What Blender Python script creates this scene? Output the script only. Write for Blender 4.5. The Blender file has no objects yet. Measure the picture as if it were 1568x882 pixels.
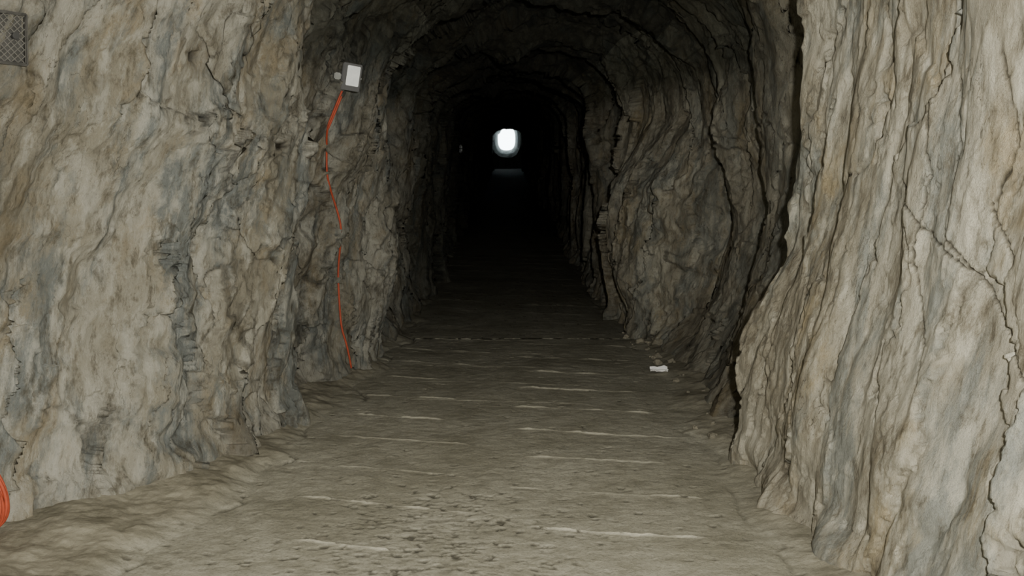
import bpy, bmesh, math, random
import numpy as np
from mathutils import Vector, Matrix
from mathutils.bvhtree import BVHTree
random.seed(4); np.random.seed(4)
scene = bpy.context.scene

# ------------------------------------------------------------ numpy noise
G = np.array([[1,1,0],[-1,1,0],[1,-1,0],[-1,-1,0],[1,0,1],[-1,0,1],[1,0,-1],[-1,0,-1],
              [0,1,1],[0,-1,1],[0,1,-1],[0,-1,-1],[1,1,0],[-1,1,0],[0,-1,1],[0,-1,-1]], dtype=np.float32)
def ihash(a,b,c,seed=0):
    h = (a.astype(np.uint32)*np.uint32(374761393) + b.astype(np.uint32)*np.uint32(668265263)
         + c.astype(np.uint32)*np.uint32(2147483647) + np.uint32((seed*974634777+12345) & 0xffffffff))
    h = (h ^ (h >> np.uint32(13))) * np.uint32(1274126177)
    h = (h ^ (h >> np.uint32(15))) * np.uint32(2246822519)
    return h ^ (h >> np.uint32(16))
def perlin(x,y,z,seed=0):
    x=np.asarray(x,dtype=np.float64);y=np.asarray(y,dtype=np.float64);z=np.asarray(z,dtype=np.float64)
    x,y,z=np.broadcast_arrays(x,y,z)
    xi=np.floor(x).astype(np.int64);yi=np.floor(y).astype(np.int64);zi=np.floor(z).astype(np.int64)
    xf=x-xi;yf=y-yi;zf=z-zi
    f=lambda t:t*t*t*(t*(t*6-15)+10)
    u,v,w=f(xf),f(yf),f(zf)
    out=0
    for dx in (0,1):
        for dy in (0,1):
            for dz in (0,1):
                g=G[(ihash(xi+dx,yi+dy,zi+dz,seed)&np.uint32(15)).astype(np.int64)]
                d=g[...,0]*(xf-dx)+g[...,1]*(yf-dy)+g[...,2]*(zf-dz)
                wt=(u if dx else 1-u)*(v if dy else 1-v)*(w if dz else 1-w)
                out=out+d*wt
    return out
def fbm(x,y,z,o=3,seed=0):
    s=0;a=1;f=1
    for i in range(o):
        s=s+a*perlin(x*f,y*f,z*f,seed+i);a*=.5;f*=2.03
    return s
def worley(x,y,z,seed=0):
    """F1, F2, cell id, planar slab height (random offset + random tilt inside each cell)"""
    xi=np.floor(x).astype(np.int64);yi=np.floor(y).astype(np.int64);zi=np.floor(z).astype(np.int64)
    f1=np.full(x.shape,9.);f2=np.full(x.shape,9.);idv=np.zeros(x.shape);pl=np.zeros(x.shape)
    for dx in (-1,0,1):
        for dy in (-1,0,1):
            for dz in (-1,0,1):
                h=ihash(xi+dx,yi+dy,zi+dz,seed)
                px=(h&np.uint32(1023))/1023.;py=((h>>np.uint32(10))&np.uint32(1023))/1023.;pz=((h>>np.uint32(20))&np.uint32(1023))/1023.
                ax=xi+dx+px-x;ay=yi+dy+py-y;az=zi+dz+pz-z
                d=np.sqrt(ax**2+ay**2+az**2)
                m=d<f1
                f2=np.where(m,f1,np.minimum(f2,d))
                pl=np.where(m,(px-.5)+ay*(pz-.5)*2.2+az*(py-.5)*1.0,pl)
                idv=np.where(m,px,idv);f1=np.where(m,d,f1)
    return f1,f2,idv,pl
def sstep(a,b,x):
    t=np.clip((x-a)/(b-a),0,1);return t*t*(3-2*t)

# ------------------------------------------------------------ tunnel plan
LK=[(-3,-2.3,-2.35,-2.3,-2.1),(2.5,-2.4,-2.45,-2.4,-2.2),(3.6,-2.35,-2.4,-2.4,-2.2),(4.0,-1.98,-2.15,-2.15,-2.05),
(4.35,-1.64,-1.82,-1.95,-1.85),(4.6,-1.44,-1.62,-1.76,-1.66),(5.0,-1.38,-1.42,-1.48,-1.38),(5.45,-1.31,-1.27,-1.24,-1.12),(5.66,-1.33,-1.26,-1.20,-1.08),
(5.74,-1.44,-1.64,-1.66,-1.40),(5.95,-1.44,-1.70,-1.68,-1.40),(6.3,-1.24,-1.38,-1.34,-1.16),(6.8,-1.12,-1.08,-1.05,-.98),(7.3,-1.0,-.86,-.88,-.88),(7.42,-1.0,-.86,-.88,-.9),
(7.6,-1.05,-1.3,-1.3,-1.2),(8.5,-.95,-1.15,-1.15,-1.1),(8.8,-.86,-.84,-.86,-.84),(9.1,-.88,-.86,-.88,-.86),(9.25,-.95,-1.14,-1.16,-1.1),(9.7,-.95,-1.1,-1.1,-1.05)]
RK=[(-3,1.7,1.7,1.7,1.6),(1.5,1.6,1.6,1.62,1.6),(2.5,1.42,1.46,1.5,1.5),(3.5,1.30,1.34,1.44,1.44),(4.5,1.22,1.22,1.38,1.4),
(4.8,1.22,1.24,1.42,1.46),(4.95,1.34,1.50,1.66,1.66),(5.4,1.36,1.60,1.70,1.62),(5.75,1.33,1.48,1.56,1.50),(6.05,1.33,1.47,1.55,1.49),(6.3,1.36,1.60,1.68,1.58),(6.6,1.34,1.6,1.66,1.5),(6.9,1.30,1.54,1.58,1.42),(7.1,1.33,1.62,1.66,1.5),(7.3,1.32,1.60,1.66,1.5),(7.5,1.26,1.36,1.42,1.5),(7.8,1.18,1.14,1.17,1.46),
(8.15,1.12,.95,.97,1.38),(8.7,1.06,.91,.93,1.15),(9.0,1.05,.95,.98,1.0),(9.15,1.08,1.2,1.25,1.2),(9.7,1.05,1.15,1.2,1.15)]
HK=[(-3,3.4),(4.5,3.3),(5.6,3.1),(6.6,2.85),(7.4,2.6),(7.6,2.75),(8.4,2.65),(8.8,2.42),(9.1,2.42),(9.3,2.6),(60,2.45)]
y=10.1;i=0
while y<59.5:
    a=random.uniform(.0,.07)
    if i%2==0:
        LK.append((y,-.84-a,-.82-a,-.84-a,-.80-a));RK.append((y,.93+a,.90+a,.92+a,.88+a));HK.append((y,2.32+a))
        LK.append((y+.2,-.84-a,-.82-a,-.84-a,-.80-a));RK.append((y+.2,.93+a,.90+a,.92+a,.88+a));HK.append((y+.2,2.32+a))
    else:
        LK.append((y,-.93-a,-1.05-a,-1.07-a,-1.0-a));RK.append((y,1.0+a,1.1+a,1.12+a,1.06+a));HK.append((y,2.54+a))
    y+=random.uniform(.35,.9)+(0.2 if i%2==0 else 0);i+=1
def col(K,yy,j):
    K=sorted(K);return np.interp(yy,[k[0] for k in K],[k[j] for k in K])
def warp(X,Y,Z):
    th=np.tanh(X*2)
    return X, Y+Z*np.where(th<0,.36,.16)*th, Z

CR=[[(3.19,2.1),(3.24,1.88),(3.17,1.7),(3.16,1.53),(3.2,1.32),(3.05,1.19),(2.9,1.08),(2.72,.925),(2.5,.85)],
    [(3.53,1.46),(3.42,1.38),(3.32,1.31),(3.2,1.26),(3.05,1.19)],
    [(3.30,2.1),(3.34,1.7),(3.30,1.5),(3.36,1.2),(3.28,1.0),(3.2,.8)],
    [(2.95,1.9),(2.9,1.6),(2.98,1.4),(2.85,1.25)]]
PITS=[(1,4.43,1.91,.035),(1,4.3,1.5,.02),(1,4.38,1.98,.02),(-1,5.42,1.57,.04),(-1,5.3,.96,.03),(-1,4.9,2.0,.03),(1,2.8,.6,.02)]

def displace(X,Y,Z,side):
    wx,wy,wz=warp(X,Y,Z)
    j1=.5*perlin(wx*3,wy*3,wz*3,50)+.22*perlin(wx*9,wy*9,wz*8,52)+.12*perlin(wx*27,wy*27,wz*24,54)
    j2=.5*perlin(wx*3+7,wy*3,wz*3,51)+.22*perlin(wx*9,wy*9+5,wz*8,53)+.12*perlin(wx*27,wy*27,wz*24,55)
    amp=.7+.3*sstep(3.0,4.5,Y)
    amp=np.where(side>0,amp*.8,amp)
    soft=np.where((side>0)&(Y<4.9),.65,1.)
    d=.10*perlin(wx*.9,wy*1.4,wz*.7,1)+.07*perlin(wx*2,wy*4,wz*1.3,4)
    d=d+.07*(np.abs(perlin(wx*2,wy*5+j1*.5,wz*1.2,5))-.2)*-1
    f1,f2,idv,pl=worley(wx*1.5+j1*.4,wy*2.6+j1*.7,wz*.75+j2*.5,7)
    d=d+pl*.08*soft
    g1,g2,gid,gl=worley(wx*4+j1*.6,wy*7.5+j2*1.1,wz*2.2+j1*.9,9)
    msk2=(.35+.65*sstep(-.3,.2,perlin(wx*1.1,wy*1.3,wz*1.0,62)))*soft
    d=d+gl*.030*msk2
    h1,h2,hid,hl=worley(wx*11+j2*1.5,wy*19+j1*2.5,wz*7+j2*2,15)
    mskf=.3+.7*sstep(-.25,.25,perlin(wx*1.5,wy*1.8,wz*1.2,60))
    fine=(hl*.010*mskf+.011*fbm(wx*12,wy*20,wz*9,4,11)*mskf)*(.4+.6*soft)
    d=(d+fine)*amp
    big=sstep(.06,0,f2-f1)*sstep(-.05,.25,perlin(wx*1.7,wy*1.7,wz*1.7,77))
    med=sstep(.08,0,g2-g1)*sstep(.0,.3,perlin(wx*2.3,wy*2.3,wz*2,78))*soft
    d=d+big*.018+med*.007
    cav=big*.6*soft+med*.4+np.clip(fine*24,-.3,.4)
    jy=.02*perlin(Y*9,Z*9,0*Z,31)+.012*perlin(Y*30,Z*30,0*Z,33)
    for line in CR:
        for (a,b),(c,e) in zip(line[:-1],line[1:]):
            vy,vz=c-a,e-b;L=vy*vy+vz*vz
            t=np.clip(((Y+jy-a)*vy+(Z+jy*.6-b)*vz)/L,0,1)
            dd=np.hypot(Y+jy-a-t*vy,Z+jy*.6-b-t*vz)
            m=np.where(side>0,1-sstep(.001,.008,dd),0)
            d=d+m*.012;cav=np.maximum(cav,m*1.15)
    for s,py,pz,pr in PITS:
        dd=np.hypot(Y+jy-py,(Z+jy-pz)*.8)
        m=np.where(side*s>0,1-sstep(pr*.4,pr,dd),0)
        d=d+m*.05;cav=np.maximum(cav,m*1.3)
    return d,cav

ys=np.concatenate([np.arange(-3,2.2,.1),np.arange(2.2,9,.0095),np.arange(9,16,.028),np.arange(16,60.01,.11)])
zl=np.arange(-.18,1.8,.0105)
nc=230
phis=np.linspace(math.pi,0,nc)
NY=len(ys)
def catm(vals,z):
    v=[vals[0]]+list(vals)+[vals[3]]
    t=np.clip(z,0,1.7999)/.6;i=int(t);f=t-i
    p0,p1,p2,p3=v[i],v[i+1],v[i+2],v[i+3]
    return .5*((2*p1)+(-p0+p2)*f+(2*p0-5*p1+4*p2-p3)*f*f+(-p0+3*p1-3*p2+p3)*f**3)
def side_x(K,z,sd):
    yy=ys+.13*perlin(ys*0+3.1*sd,ys*.7,np.full(NY,z*1.4),201)+.08*perlin(ys*0+sd,ys*2,np.full(NY,z*4),202)+.035*perlin(ys*0+sd,ys*4,np.full(NY,z*11),203)
    return catm([col(K,yy,j) for j in (1,2,3,4)],max(z,0))
H=col(HK,ys,1)
X=[];Y=[];Z=[];DX=[];DZ=[];S=[]
for z in zl:
    X.append(side_x(LK,z,-1));Z.append(np.full(NY,z));DX.append(np.full(NY,-1.));DZ.append(np.zeros(NY));S.append(np.full(NY,-1.))
nL=len(zl)
l3=side_x(LK,1.8,-1);r3=side_x(RK,1.8,1)
xc=(l3+r3)/2;aw=(r3-l3)/2
for ph in phis:
    c,s=math.cos(ph),math.sin(ph)
    X.append(xc+aw*np.sign(c)*abs(c)**.9);Z.append(1.8+(H-1.8)*max(s,0)**.9);DX.append(np.full(NY,c));DZ.append(np.full(NY,s));S.append(np.full(NY,np.sign(c+1e-9)))
for z in zl[::-1]:
    X.append(side_x(RK,z,1));Z.append(np.full(NY,z));DX.append(np.full(NY,1.));DZ.append(np.zeros(NY));S.append(np.full(NY,1.))
X=np.array(X);Z=np.array(Z);DX=np.array(DX);DZ=np.array(DZ);S=np.array(S);Y=np.broadcast_to(ys,X.shape).copy()
D,CAV=displace(X,Y,Z,S)
D=D-.01
D=np.where(Z<.25,D-.06*sstep(.25,0,Z)*(1+1.5*perlin(X*4,Y*4,Z*4,88)),D)   # toe
PX=X+DX*D;PZ=Z+DZ*D
# faces that look along the bore are roughened lengthwise
jj=perlin(X*6,Y*3,Z*4,93)
g1,g2,gid,gl=worley(X*8+jj*.8,Y*4+jj*.5,Z*2.6+jj,94)
stp=sstep(4.6,5.0,Y)
PY=Y+.03*perlin(X*4,Y*4,Z*4,91)+.012*perlin(X*14,Y*14,Z*14,92)+stp*(.07*gl+.10*perlin(X*5,Y*2,Z*1.3,95)+.05*perlin(X*13,Y*4,Z*5,96)+.02*perlin(X*30,Y*10,Z*18,97))
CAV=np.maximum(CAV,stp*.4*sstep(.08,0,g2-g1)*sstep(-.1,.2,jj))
WX,WY,WZ=warp(PX,PY,PZ)

def make_grid(name,P,attrs,mat,flip=False):
    n,m=P[0].shape
    co=np.stack([P[0],P[1],P[2]],-1).reshape(-1,3).astype(np.float32)
    idx=np.arange(n*m).reshape(n,m)
    q=np.stack([idx[:-1,:-1],idx[1:,:-1],idx[1:,1:],idx[:-1,1:]],-1).reshape(-1,4)
    if flip:q=q[:,::-1]
    me=bpy.data.meshes.new(name)
    me.vertices.add(n*m);me.vertices.foreach_set('co',co.ravel())
    me.loops.add(q.size);me.loops.foreach_set('vertex_index',q.astype(np.int32).ravel())
    me.polygons.add(len(q));me.polygons.foreach_set('loop_start',np.arange(0,q.size,4,dtype=np.int32))
    me.polygons.foreach_set('use_smooth',np.ones(len(q),dtype=bool))
    me.update(calc_edges=True);me.validate()
    for k,v in attrs.items():
        if v.ndim==3:
            a=me.attributes.new(k,'FLOAT_VECTOR','POINT');a.data.foreach_set('vector',v.reshape(-1).astype(np.float32))
        else:
            a=me.attributes.new(k,'FLOAT','POINT');a.data.foreach_set('value',v.reshape(-1).astype(np.float32))
    me.materials.append(mat)
    ob=bpy.data.objects.new(name,me);scene.collection.objects.link(ob);return ob

# ------------------------------------------------------------ materials
class NT:
    def __init__(s,name):
        s.m=bpy.data.materials.new(name);s.m.use_nodes=True;s.t=s.m.node_tree;s.n=s.t.nodes;s.b=s.n['Principled BSDF']
    def l(s,a,b):s.t.links.new(a,b)
    def attr(s,n):
        a=s.n.new('ShaderNodeAttribute');a.attribute_name=n;return a
    def mapv(s,v,sc):
        a=s.n.new('ShaderNodeVectorMath');a.operation='MULTIPLY';s.l(v,a.inputs[0]);a.inputs[1].default_value=sc;return a.outputs[0]
    def noise(s,v,scale,detail=6,rough=.6,dist=0):
        a=s.n.new('ShaderNodeTexNoise');s.l(v,a.inputs['Vector']);a.inputs['Scale'].default_value=scale
        a.inputs['Detail'].default_value=detail;a.inputs['Roughness'].default_value=rough;a.inputs['Distortion'].default_value=dist;return a.outputs['Fac']
    def ramp(s,f,st):
        a=s.n.new('ShaderNodeValToRGB');s.l(f,a.inputs[0]);e=a.color_ramp.elements
        while len(e)<len(st):e.new(.5)
        for q,(p,c) in zip(e,st):
            q.position=p;q.color=(c,c,c,1) if not isinstance(c,tuple) else (*c,1)
        return a.outputs[0]
    def mix(s,f,a,b,mode='MIX'):
        m=s.n.new('ShaderNodeMix');m.data_type='RGBA';m.blend_type=mode
        for sock,val in ((m.inputs[0],f),(m.inputs[6],a),(m.inputs[7],b)):
            if isinstance(val,(int,float)):sock.default_value=val
            elif isinstance(val,tuple):sock.default_value=(*val,1)
            else:s.l(val,sock)
        return m.outputs[2]
    def math(s,op,a,b=0,clamp=False):
        m=s.n.new('ShaderNodeMath');m.operation=op;m.use_clamp=clamp
        for sock,val in ((m.inputs[0],a),(m.inputs[1],b)):
            if isinstance(val,(int,float)):sock.default_value=val
            else:s.l(val,sock)
        return m.outputs[0]
    def bump(s,h,st,dist,prev=None):
        b=s.n.new('ShaderNodeBump');s.l(h,b.inputs['Height']);b.inputs['Strength'].default_value=st;b.inputs['Distance'].default_value=dist
        if prev is not None:s.l(prev,b.inputs['Normal'])
        return b.outputs[0]

def rock(name,base,pale,grey,tan,brown,tanf=.8):
    t=NT(name);wc=t.attr('wc').outputs['Vector'];cav=t.attr('cav').outputs['Fac'];st=t.attr('stain_shade').outputs['Fac']
    w1=t.mapv(wc,(1,1,.55));w2=t.mapv(wc,(1,1.2,.33))
    c=t.mix(t.ramp(t.noise(w1,1.8,6,.62,.3),[(.44,0.),(.6,.8)]),base,pale)
    c=t.mix(t.ramp(t.noise(t.mapv(wc,(1.3,1.1,.7)),2.1,7,.7,.3),[(.51,0.),(.63,tanf)]),c,tan)
    c=t.mix(t.ramp(t.noise(w2,2.9,8,.7,.3),[(.49,0.),(.58,.85)]),c,grey)
    c=t.mix(t.ramp(t.noise(w2,11,8,.74,.2),[(.5,0.),(.62,.75)]),c,pale)
    c=t.mix(t.ramp(t.noise(w1,8,8,.74,.2),[(.34,.7),(.46,0.)]),c,brown)
    c=t.mix(t.ramp(t.noise(w2,22,8,.78),[(.34,.7),(.47,0.)]),c,tuple(v*.8 for v in brown))
    c=t.mix(t.math('MULTIPLY',st,t.ramp(t.noise(w1,5,6,.7,.3),[(.3,1.),(.68,.35)]),True),c,brown)
    ncr=t.noise(w2,4,5,.6,.4)
    crk=t.ramp(t.math('ABSOLUTE',t.math('SUBTRACT',ncr,.5)),[(0.,1.),(.004,0.)])
    crk=t.math('MULTIPLY',crk,t.ramp(t.noise(wc,2.3,2,.5),[(.45,0.),(.6,.7)]))
    c=t.mix(crk,c,(.045,.035,.022))
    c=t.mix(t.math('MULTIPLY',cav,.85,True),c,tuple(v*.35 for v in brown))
    dk=t.attr('painted_shade').outputs['Fac']
    c=t.mix(dk,c,t.mix(1.0,c,(.12,.13,.115),'MULTIPLY'))  # rock colour multiplied down where shade is painted in
    t.l(c,t.b.inputs['Base Color']);t.b.inputs['Roughness'].default_value=.85
    t.b.inputs['Specular IOR Level'].default_value=.2
    b=t.bump(t.noise(w1,10,9,.74,.1),1.0,.05)
    b=t.bump(t.noise(w1,42,8,.8),.85,.015,b)
    t.l(b,t.b.inputs['Normal']);return t.m
M_left=rock('rock_left',(.345,.32,.25),(.58,.565,.49),(.22,.245,.24),(.35,.28,.17),(.105,.088,.055),.7)
M_right=rock('rock_right',(.40,.362,.275),(.65,.62,.51),(.305,.32,.29),(.43,.35,.21),(.145,.12,.078),.8)
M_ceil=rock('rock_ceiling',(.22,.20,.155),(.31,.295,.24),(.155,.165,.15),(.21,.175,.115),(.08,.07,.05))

s=np.zeros_like(X)
s+=np.where(S<0,1,0)*np.exp(-((Y-5.98)/.27)**2)*sstep(1.5,.5,Z)*1.3
s+=np.where(S<0,1,0)*sstep(4.5,3.8,Y)*sstep(.7,1.2,Z)*.9
s+=np.where(S>0,1,0)*sstep(4.8,4.95,Y)*sstep(7.6,7.2,Y)*.4
s+=sstep(8.,10,Y)*.3+sstep(.25,.0,Z)*.25  # the depth term imitates fading light by browning the far rock
ST=np.clip(s,0,1)
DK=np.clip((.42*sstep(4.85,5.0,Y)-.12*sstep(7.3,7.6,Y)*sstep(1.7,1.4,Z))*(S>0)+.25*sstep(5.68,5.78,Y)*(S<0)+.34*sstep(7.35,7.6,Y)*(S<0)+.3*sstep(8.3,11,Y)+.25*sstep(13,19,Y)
   +.7*sstep(1.75,2.3,Z)*sstep(4.9,6.6,Y),0,.95)  # shade painted into the colour: recesses, deep bore and upper rock
WC=np.stack([WX,WY,WZ],-1)
def part(name,a,b,mat):
    return make_grid(name,(PX[a:b],PY[a:b],PZ[a:b]),{'wc':WC[a:b],'cav':CAV[a:b],'stain_shade':ST[a:b],'painted_shade':DK[a:b]},mat)
ka=int(nc*.26)
n=X.shape[0]
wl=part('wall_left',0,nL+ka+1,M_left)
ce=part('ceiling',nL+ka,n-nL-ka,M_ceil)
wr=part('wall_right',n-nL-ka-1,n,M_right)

# ------------------------------------------------------------ floor
yf=np.concatenate([np.arange(-3,2.6,.08),np.arange(2.6,8,.0075),np.arange(8,16,.03),np.arange(16,60.01,.15)])
NX=420
l0=col(LK,yf,1)-.26;r0=col(RK,yf,1)+.26
tt=np.linspace(0,1,NX)[:,None]
FX=l0+(r0-l0)*tt;FY=np.broadcast_to(yf,FX.shape).copy()
LE=np.interp(yf,[-3,3.5,4.6,5.6,6.6,7.5,9,60],[-1.6,-1.45,-1.17,-1.03,-.95,-.86,-.78,-.8])
RE=np.interp(yf,[-3,3.5,4.6,5.6,7,8.5,9,60],[1.08,1.04,1.03,1.04,1.03,.98,.9,.85])
nz=.13*perlin(FX*1.5,FY*2.2,0*FX,5)+.06*perlin(FX*5,FY*6,0*FX,6)+.02*perlin(FX*16,FY*16,0*FX,8)
dl=(LE-FX)+nz;dr=(FX-RE)+nz
edge=np.maximum(dl,dr)
FZ=.008*perlin(FX*2,FY*2,0*FX,12)+.003*fbm(FX*14,FY*14,0*FX,3,13)
rough=sstep(-.02,.16,edge)
gate=np.where(dl>dr,1,.5)
FZ=FZ+rough*gate*(.020+.022*perlin(FX*2.5,FY*2.5,0*FX,14)+.011*fbm(FX*8,FY*8,0*FX,5,15))+np.clip(edge,0,.4)*.13
groove=np.exp(-((edge+.012)/.012)**2)*sstep(-.02,.25,perlin(FX*2,FY*2,0*FX,16))*gate
FZ=FZ-groove*.014
ridge=np.zeros_like(FX)
wv=.02*perlin(FX*3,FY*.7,0*FX,17)+.009*perlin(FX*15,FY*3,0*FX,18)
def addr(y0,slope,xa,xb,xr,seed,stg):
    global ridge
    dd=FY-(y0+slope*(FX-xr))+wv
    wd=.007+.001*max(0,y0-4)
    m=np.exp(-(dd/wd)**2)*sstep(xa-.03,xa+.06,FX)*sstep(xb+.03,xb-.08,FX)
    m=m*(.3+.7*sstep(-.3,.15,perlin(FX*5,0*FX+seed*1.7,0*FX,19)))*stg
    ridge=np.maximum(ridge,m)
for k in range(-3,22):
    sg=random.uniform(.55,.95)
    addr(4.0+.48*k,-.19,random.uniform(-.02,.12),random.uniform(.8,.97),0,k,sg)
    addr(4.22+.48*k+random.uniform(-.03,.03),-.24,random.uniform(-.98,-.85),random.uniform(-.42,-.15),-.5,k+40,sg*random.uniform(.6,1))
    if k>3:addr(4.1+.48*k,-.1,-.6,.5,0,k+80,.35)
FZ=FZ+ridge*.010*(1-rough)
f1,f2,idv,_=worley(FX*30+.8*perlin(FX*40,FY*40,0*FX,25),FY*30,0*FX,23)
pm=np.exp(-((FX+.28+.12*perlin(FY*2,FX,0*FX,24))/.42)**2)*sstep(4.9,3.9,FY)*1.0+.07
pit=sstep(.58,.35,f1)*(idv<pm*.7)*(1-rough)*(.4+.6*sstep(-.2,.2,perlin(FX*12,FY*12,0*FX,26)))
FZ=FZ-pit*.007
FC=np.clip(pit*.85+groove*.6,0,1)
t=NT('worn_concrete');g=t.n.new('ShaderNodeNewGeometry').outputs['Position']
c=t.mix(t.ramp(t.noise(g,1.7,6,.6,.4),[(.35,0.),(.65,1.)]),(.29,.277,.217),(.41,.395,.325))
c=t.mix(t.ramp(t.noise(g,6,7,.7),[(.35,.5),(.55,0.)]),c,(.18,.17,.125))
c=t.mix(t.ramp(t.noise(g,70,4,.7),[(.3,.55),(.5,0.)]),c,(.13,.125,.10))
c=t.mix(t.ramp(t.noise(g,160,3,.6),[(.6,0.),(.75,.5)]),c,(.50,.48,.41))
c=t.mix(t.attr('rough').outputs['Fac'],c,t.mix(t.ramp(t.noise(g,5,8,.72),[(.35,0.),(.6,1.)]),(.16,.148,.108),(.31,.29,.225)))
c=t.mix(t.attr('ridge').outputs['Fac'],c,(.64,.61,.50))
c=t.mix(t.attr('cav').outputs['Fac'],c,(.07,.065,.05))
c=t.mix(t.attr('painted_shade').outputs['Fac'],c,t.mix(1.0,c,(.15,.15,.13),'MULTIPLY'))  # concrete colour darkened to imitate flash light fading with distance
t.l(c,t.b.inputs['Base Color']);t.b.inputs['Roughness'].default_value=.9;t.b.inputs['Specular IOR Level'].default_value=.06
b=t.bump(t.noise(g,45,8,.75),.6,.012);b=t.bump(t.noise(g,12,5,.6),.3,.02,b);t.l(b,t.b.inputs['Normal'])
M_floor=t.m
fl=make_grid('floor',(FX,FY,FZ),{'ridge':ridge*(1-rough),'rough':rough,'cav':FC,'painted_shade':np.clip(.33*sstep(4.6,7.5,FY)+.42*sstep(6.5,11,FY)+.25*sstep(14,20,FY),0,1)},M_floor,flip=True)  # floor shade painted in, deepening along the bore

# ------------------------------------------------------------ helpers
def add_obj(name,verts,faces,mats,smooth=False,parent=None):
    me=bpy.data.meshes.new(name);me.from_pydata([tuple(v) for v in verts],[],faces)
    for m in (mats if isinstance(mats,list) else [mats]):me.materials.append(m)
    if smooth:
        for p in me.polygons:p.use_smooth=True
    me.update();ob=bpy.data.objects.new(name,me);scene.collection.objects.link(ob)
    if parent:ob.parent=parent
    return ob
def simple(name,c,rough=.6,metal=0,bump=0,var=.15,scale=30):
    t=NT(name);tc=t.n.new('ShaderNodeTexCoord').outputs['Object']
    c2=t.mix(t.ramp(t.noise(tc,scale,4,.6),[(.35,0.),(.65,1.)]),tuple(v*(1-var) for v in c),tuple(min(1,v*(1+var)) for v in c))
    t.l(c2,t.b.inputs['Base Color']);t.b.inputs['Roughness'].default_value=rough;t.b.inputs['Metallic'].default_value=metal
    if bump:t.l(t.bump(t.noise(tc,scale,5,.6),bump,.01),t.b.inputs['Normal'])
    return t.m
M_end=simple('rock_end',(.09,.10,.095),.95,0,.6,.3,3)
# rounded daylight opening with a rock lip at its upper left
ol=[]
for k in range(28):
    a=2*math.pi*k/28-math.pi/2
    c,s=math.cos(a),math.sin(a)
    px=.52*np.sign(c)*abs(c)**.72;pz=.70*np.sign(s)*abs(s)**.72
    if c<-.15 and s>.35:px*=.80;pz*=.88
    ol.append((px,pz))
N=len(ol);vs=[];fs=[]
rings=[(59.5,1.6),(60.0,1.3),(60.8,1.12),(61.6,1.0)]
for (yy,sc) in rings:
    for k,(a,b) in enumerate(ol):
        j=1+random.uniform(-.03,.03) if sc>1 else 1
        vs.append((a*sc*j,yy,1.76+b*sc*j))
for r in range(len(rings)-1):
    for k in range(N):
        a=r*N+k;b_=r*N+(k+1)%N
        fs.append((a,b_,b_+N,a+N))
base=len(vs)
for k,(a,b) in enumerate(ol):
    ang=math.atan2(b,a);vs.append((4*math.cos(ang),59.5,1.5+4*math.sin(ang)))
for k in range(N):fs.append((base+k,base+(k+1)%N,(k+1)%N,k))
add_obj('wall_far_end',vs,fs,M_end)
ny=40;gx=np.linspace(-3.2,3.2,ny)[:,None]*np.ones((1,ny));gz=np.ones((ny,1))*np.linspace(-.3,3.9,ny)[None]
gy=-2.9+.15*perlin(gx*1.5,gz*1.5,0*gx,61)+.05*perlin(gx*5,gz*5,0*gx,62)
make_grid('wall_back',(gx,gy,gz),{'wc':np.stack([gx,gy,gz],-1),'cav':0*gx,'stain_shade':0*gx},M_left)

# ------------------------------------------------------------ fittings
dg=bpy.context.evaluated_depsgraph_get()
BL=BVHTree.FromObject(wl,dg);BR=BVHTree.FromObject(wr,dg);BF=BVHTree.FromObject(fl,dg)
def wallx(y,z):
    return BL.ray_cast(Vector((0,y,z)),Vector((-1,0,0)))[0].x
def walldir(sl,z):
    h=BL.ray_cast(Vector((0,0,z)),Vector((sl,1,0)).normalized());return h[0]
def floorz(x,y):
    return BF.ray_cast(Vector((x,y,1)),Vector((0,0,-1)))[0].z
def box(name,size,loc,mat,parent,bev=.006,seg=2,taper=None):
    bm=bmesh.new();bmesh.ops.create_cube(bm,size=1)
    for v in bm.verts:
        if taper and v.co.y>0:v.co.x*=taper;v.co.z*=taper
        v.co=Vector((v.co.x*size[0]+loc[0],v.co.y*size[1]+loc[1],v.co.z*size[2]+loc[2]))
    if bev:bmesh.ops.bevel(bm,geom=bm.edges[:],offset=bev,segments=seg,affect='EDGES')
    me=bpy.data.meshes.new(name);bm.to_mesh(me);bm.free();me.materials.append(mat)
    ob=bpy.data.objects.new(name,me);scene.collection.objects.link(ob);ob.parent=parent;return ob
def tube(name,pts,r,mat,parent=None,cyclic=False,res=4):
    cu=bpy.data.curves.new(name,'CURVE');cu.dimensions='3D';cu.bevel_depth=r;cu.bevel_resolution=res;cu.use_fill_caps=True
    lst=pts if isinstance(pts[0][0],(tuple,list,Vector)) else [pts]
    for P in lst:
        sp=cu.splines.new('NURBS');sp.points.add(len(P)-1)
        for q,p in zip(sp.points,P):q.co=(*p,1)
        sp.order_u=min(3,len(P));sp.use_endpoint_u=not cyclic;sp.use_cyclic_u=cyclic;sp.resolution_u=6
    tmp=bpy.data.objects.new(name+'_c',cu);scene.collection.objects.link(tmp)
    me=bpy.data.meshes.new_from_object(tmp.evaluated_get(bpy.context.evaluated_depsgraph_get()))
    bpy.data.objects.remove(tmp)
    me.name=name;me.materials.clear();me.materials.append(mat)
    for p in me.polygons:p.use_smooth=True
    ob=bpy.data.objects.new(name,me);scene.collection.objects.link(ob);ob.parent=parent;return ob
def empty(name,loc,normal,roll=0):
    e=bpy.data.objects.new(name,None);scene.collection.objects.link(e);e.empty_display_size=.1
    nrm=Vector(normal).normalized();yax=-nrm;zax=Vector((0,0,1));xax=yax.cross(zax).normalized();zax=xax.cross(yax)
    e.matrix_world=Matrix.Translation(loc)@Matrix((xax,yax,zax)).transposed().to_4x4()@Matrix.Rotation(roll,4,'Y');return e
M_black=simple('black_housing',(.025,.025,.025),.5)
M_grey=simple('grey_fitting',(.22,.225,.21),.6,.1)
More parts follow.
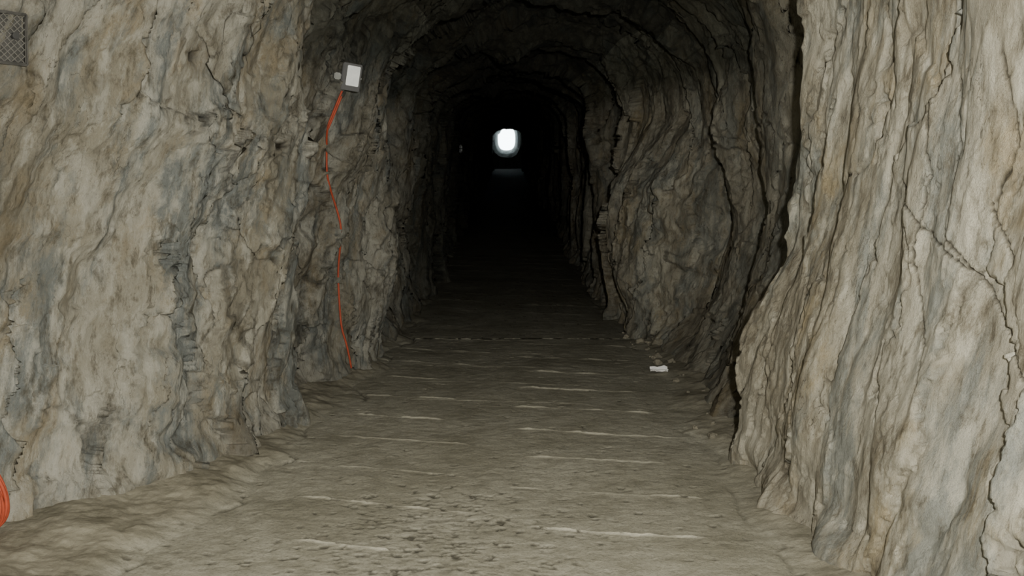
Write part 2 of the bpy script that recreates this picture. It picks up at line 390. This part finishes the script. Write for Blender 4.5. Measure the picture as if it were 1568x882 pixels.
M_glass=simple('frosted_lamp_glass',(.80,.83,.83),.25,0,0,.06)
M_orange=simple('orange_cable_sheath',(.36,.058,.024),.7,0,0,.12)
M_dark=simple('dark_mesh_metal',(.05,.048,.043),.55,.3,.3,.3)
M_wire=simple('galvanised_wire',(.15,.145,.13),.5,.4)
M_white=simple('white_paper',(.85,.85,.83),.8,0,.2,.05)

# floodlight: front glass is local -Y
e=empty('floodlight',(-.978,6.40,2.0),(.30,-.95,-.05),math.radians(9))
box('housing',(.125,.05,.175),(0,.02,0),M_black,e,.008,3,.8)
box('bezel',(.118,.014,.168),(0,-.012,0),M_black,e,.004)
box('glass',(.080,.008,.124),(.008,-.020,.008),M_glass,e,.003)
for k in range(4):box('fin_%d'%(k+1),(.08,.02,.006),(0,.052,-.045+k*.03),M_black,e,.001,1)
tube('bracket',[(-.062,.0,.0),(-.085,.02,.0),(-.085,.10,0),(0,.16,0),(.08,.10,0),(.064,.02,0)],.006,M_grey,e)
box('junction_box',(.042,.04,.042),(-.087,.0,-.008),M_grey,e,.006)
tube('cable_gland',[(-.06,.01,-.03),(-.062,.012,-.06),(-.066,.014,-.085)],.011,M_grey,e)

# orange supply cable hanging down the rock (bearing from the gallery axis, height)
cp=[(-.1650,1.88),(-.1732,1.76),(-.1786,1.68),(-.1793,1.53),(-.1799,1.38),(-.1751,1.25),(-.1709,1.16),(-.1662,1.03),(-.1687,.87),(-.1713,.71),(-.1706,.53),(-.1693,.35),(-.1644,.24),(-.1615,.13),(-.160,.06)]
hp=[walldir(a,b) for a,b in cp]
out=Vector((.35,-.9,0)).normalized()
pts=[Vector((-1.035,6.39,1.915))]
for k,h in enumerate(hp):
    pts.append(h+out*.014)
ca=tube('orange_power_cable',[pts,[pts[1]+Vector((.012,-.005,0)),pts[2]+Vector((.014,-.008,0)),pts[3]+Vector((.010,-.006,.0))]],.0066,M_orange)

# mesh-guarded lamp at upper left
zc=2.005
e=empty('caged_wall_light',(-2.028,3.965,zc),(.76,-.65,0),math.radians(3))
box('housing',(.30,.09,.20),(0,.02,0),M_dark,e,.012,3)
box('rim_top',(.31,.02,.012),(0,-.034,.097),M_dark,e,.004);box('rim_bottom',(.31,.02,.012),(0,-.034,-.097),M_dark,e,.004)
box('rim_left',(.012,.02,.20),(-.15,-.034,0),M_dark,e,.004);box('rim_right',(.012,.02,.20),(.15,-.034,0),M_dark,e,.004)
ws=[]
w_,h_=.145,.092
for k in range(-14,15):
    o=k*.026
    for sg in (1,-1):
        z0=max(-h_,min(h_,(-w_-o)*sg));z1=max(-h_,min(h_,(w_-o)*sg))
        if abs(z1-z0)>.01:
            ws.append([(o+sg*z0,-.036-.002*sg,z0),(o+sg*z1,-.036-.002*sg,z1)])
tube('wire_mesh',ws,.0019,M_wire,e,res=1)
tube('fixing_knob',[(.105,-.03,.01),(.105,-.052,.01)],.014,M_black,e)
tube('wall_stub',[(0,.05,0),(0,.22,0)],.02,M_grey,e)

# bundle of orange cable leaning at the foot of the left wall
loops=[]
bx,by=-2.085,3.72
for k in range(16):
    r1=.115-random.uniform(0,.03);r2=.18-random.uniform(0,.025);oy=random.uniform(-.035,.035)
    P=[]
    for q in range(14):
        a=2*math.pi*q/14
        P.append((bx+r1*math.cos(a)*(1-.35*math.sin(a)),by+oy+.03*math.sin(a+k),.235+r2*math.sin(a)+.004*random.uniform(-1,1)))
    loops.append(P)
tube('orange_cable_bundle',loops,.0075,M_orange,None,True,2)

# distant lamp on the left wall
e=empty('bulkhead_lamp',(wallx(19.5,1.46)+.06,19.5,1.46),(.5,-.85,0))
box('base',(.14,.04,.18),(0,.03,0),M_grey,e,.02,3);box('lens',(.10,.05,.14),(0,-.01,0),M_glass,e,.024,3)
box('guard_bar',(.012,.012,.16),(0,-.04,0),M_black,e,.003);box('guard_cross',(.12,.012,.012),(0,-.04,0),M_black,e,.003)
box('wall_bracket',(.05,.12,.05),(0,.09,0),M_grey,e,.004)

# crumpled paper
bm=bmesh.new();bmesh.ops.create_grid(bm,x_segments=14,y_segments=10,size=.5)
for v in bm.verts:
    x,y_=v.co.x,v.co.y
    q=float(perlin(np.array([x*3]),np.array([y_*3]),np.array([.3]),300)[0]);q2=float(perlin(np.array([x*7]),np.array([y_*7]),np.array([.3]),301)[0])
    v.co=Vector((x*.12+.006*q,y_*.08+.006*q2,.012+.010*q+.005*q2+.10*y_*y_))
me=bpy.data.meshes.new('crumpled_paper');bm.to_mesh(me);bm.free();me.materials.append(M_white)
pp=bpy.data.objects.new('crumpled_paper',me);scene.collection.objects.link(pp);pp.location=(1.055,6.74,floorz(1.055,6.74)+.002);pp.rotation_euler=(.03,.03,-.1)
so=pp.modifiers.new('s','SOLIDIFY');so.thickness=.003

# loose stones along the foot of the right wall
vs=[];fs=[]
for k in range(40):
    yy=random.uniform(5.2,8.4);xx=float(np.interp(yy,[5,7,8.6],[1.17,1.15,1.0]))+random.gauss(0,.05)
    if 6.5<yy<7.0 and xx<1.17:continue
    r=random.choice([.008,.01,.014,.02,.03])*random.uniform(.8,1.2)
    bm=bmesh.new();bmesh.ops.create_icosphere(bm,subdivisions=2,radius=1)
    sx,sy,sz=[random.uniform(.7,1.3) for _ in range(3)];th=random.uniform(0,6.3)
    zz=floorz(xx,yy);o=len(vs)
    for v in bm.verts:
        d=1+.5*float(perlin(np.array([v.co.x*1.3+k]),np.array([v.co.y*1.3]),np.array([v.co.z*1.3]),400)[0])
        x,y_,z=v.co.x*d*sx,v.co.y*d*sy,v.co.z*d*sz*.7
        vs.append((xx+r*(x*math.cos(th)-y_*math.sin(th)),yy+r*(x*math.sin(th)+y_*math.cos(th)),zz+r*.3+r*z))
    for f in bm.faces:fs.append(tuple(o+v.index for v in f.verts))
    bm.free()
add_obj('rock_rubble',vs,fs,simple('rubble_stone',(.17,.155,.115),.9,0,.5,.3,20))

# ------------------------------------------------------------ camera
cam=bpy.data.cameras.new('camera');co=bpy.data.objects.new('camera',cam);scene.collection.objects.link(co)
cam.sensor_width=36;cam.lens=35.0;cam.clip_start=.02;cam.clip_end=300
co.location=(0,0,1.6);co.rotation_euler=(math.radians(90-8.38),0,math.radians(-.31));scene.camera=co

# ------------------------------------------------------------ light
fd=bpy.data.lights.new('flash','POINT');fd.energy=1000;fd.shadow_soft_size=.04;fd.color=(1,.98,.91)
fo=bpy.data.objects.new('camera_flash_light',fd);fo.location=(.22,.02,1.82);scene.collection.objects.link(fo)
w=bpy.data.worlds.new('sky');scene.world=w;w.use_nodes=True
w.node_tree.nodes['Background'].inputs[0].default_value=(.82,.97,1,1);w.node_tree.nodes['Background'].inputs[1].default_value=11
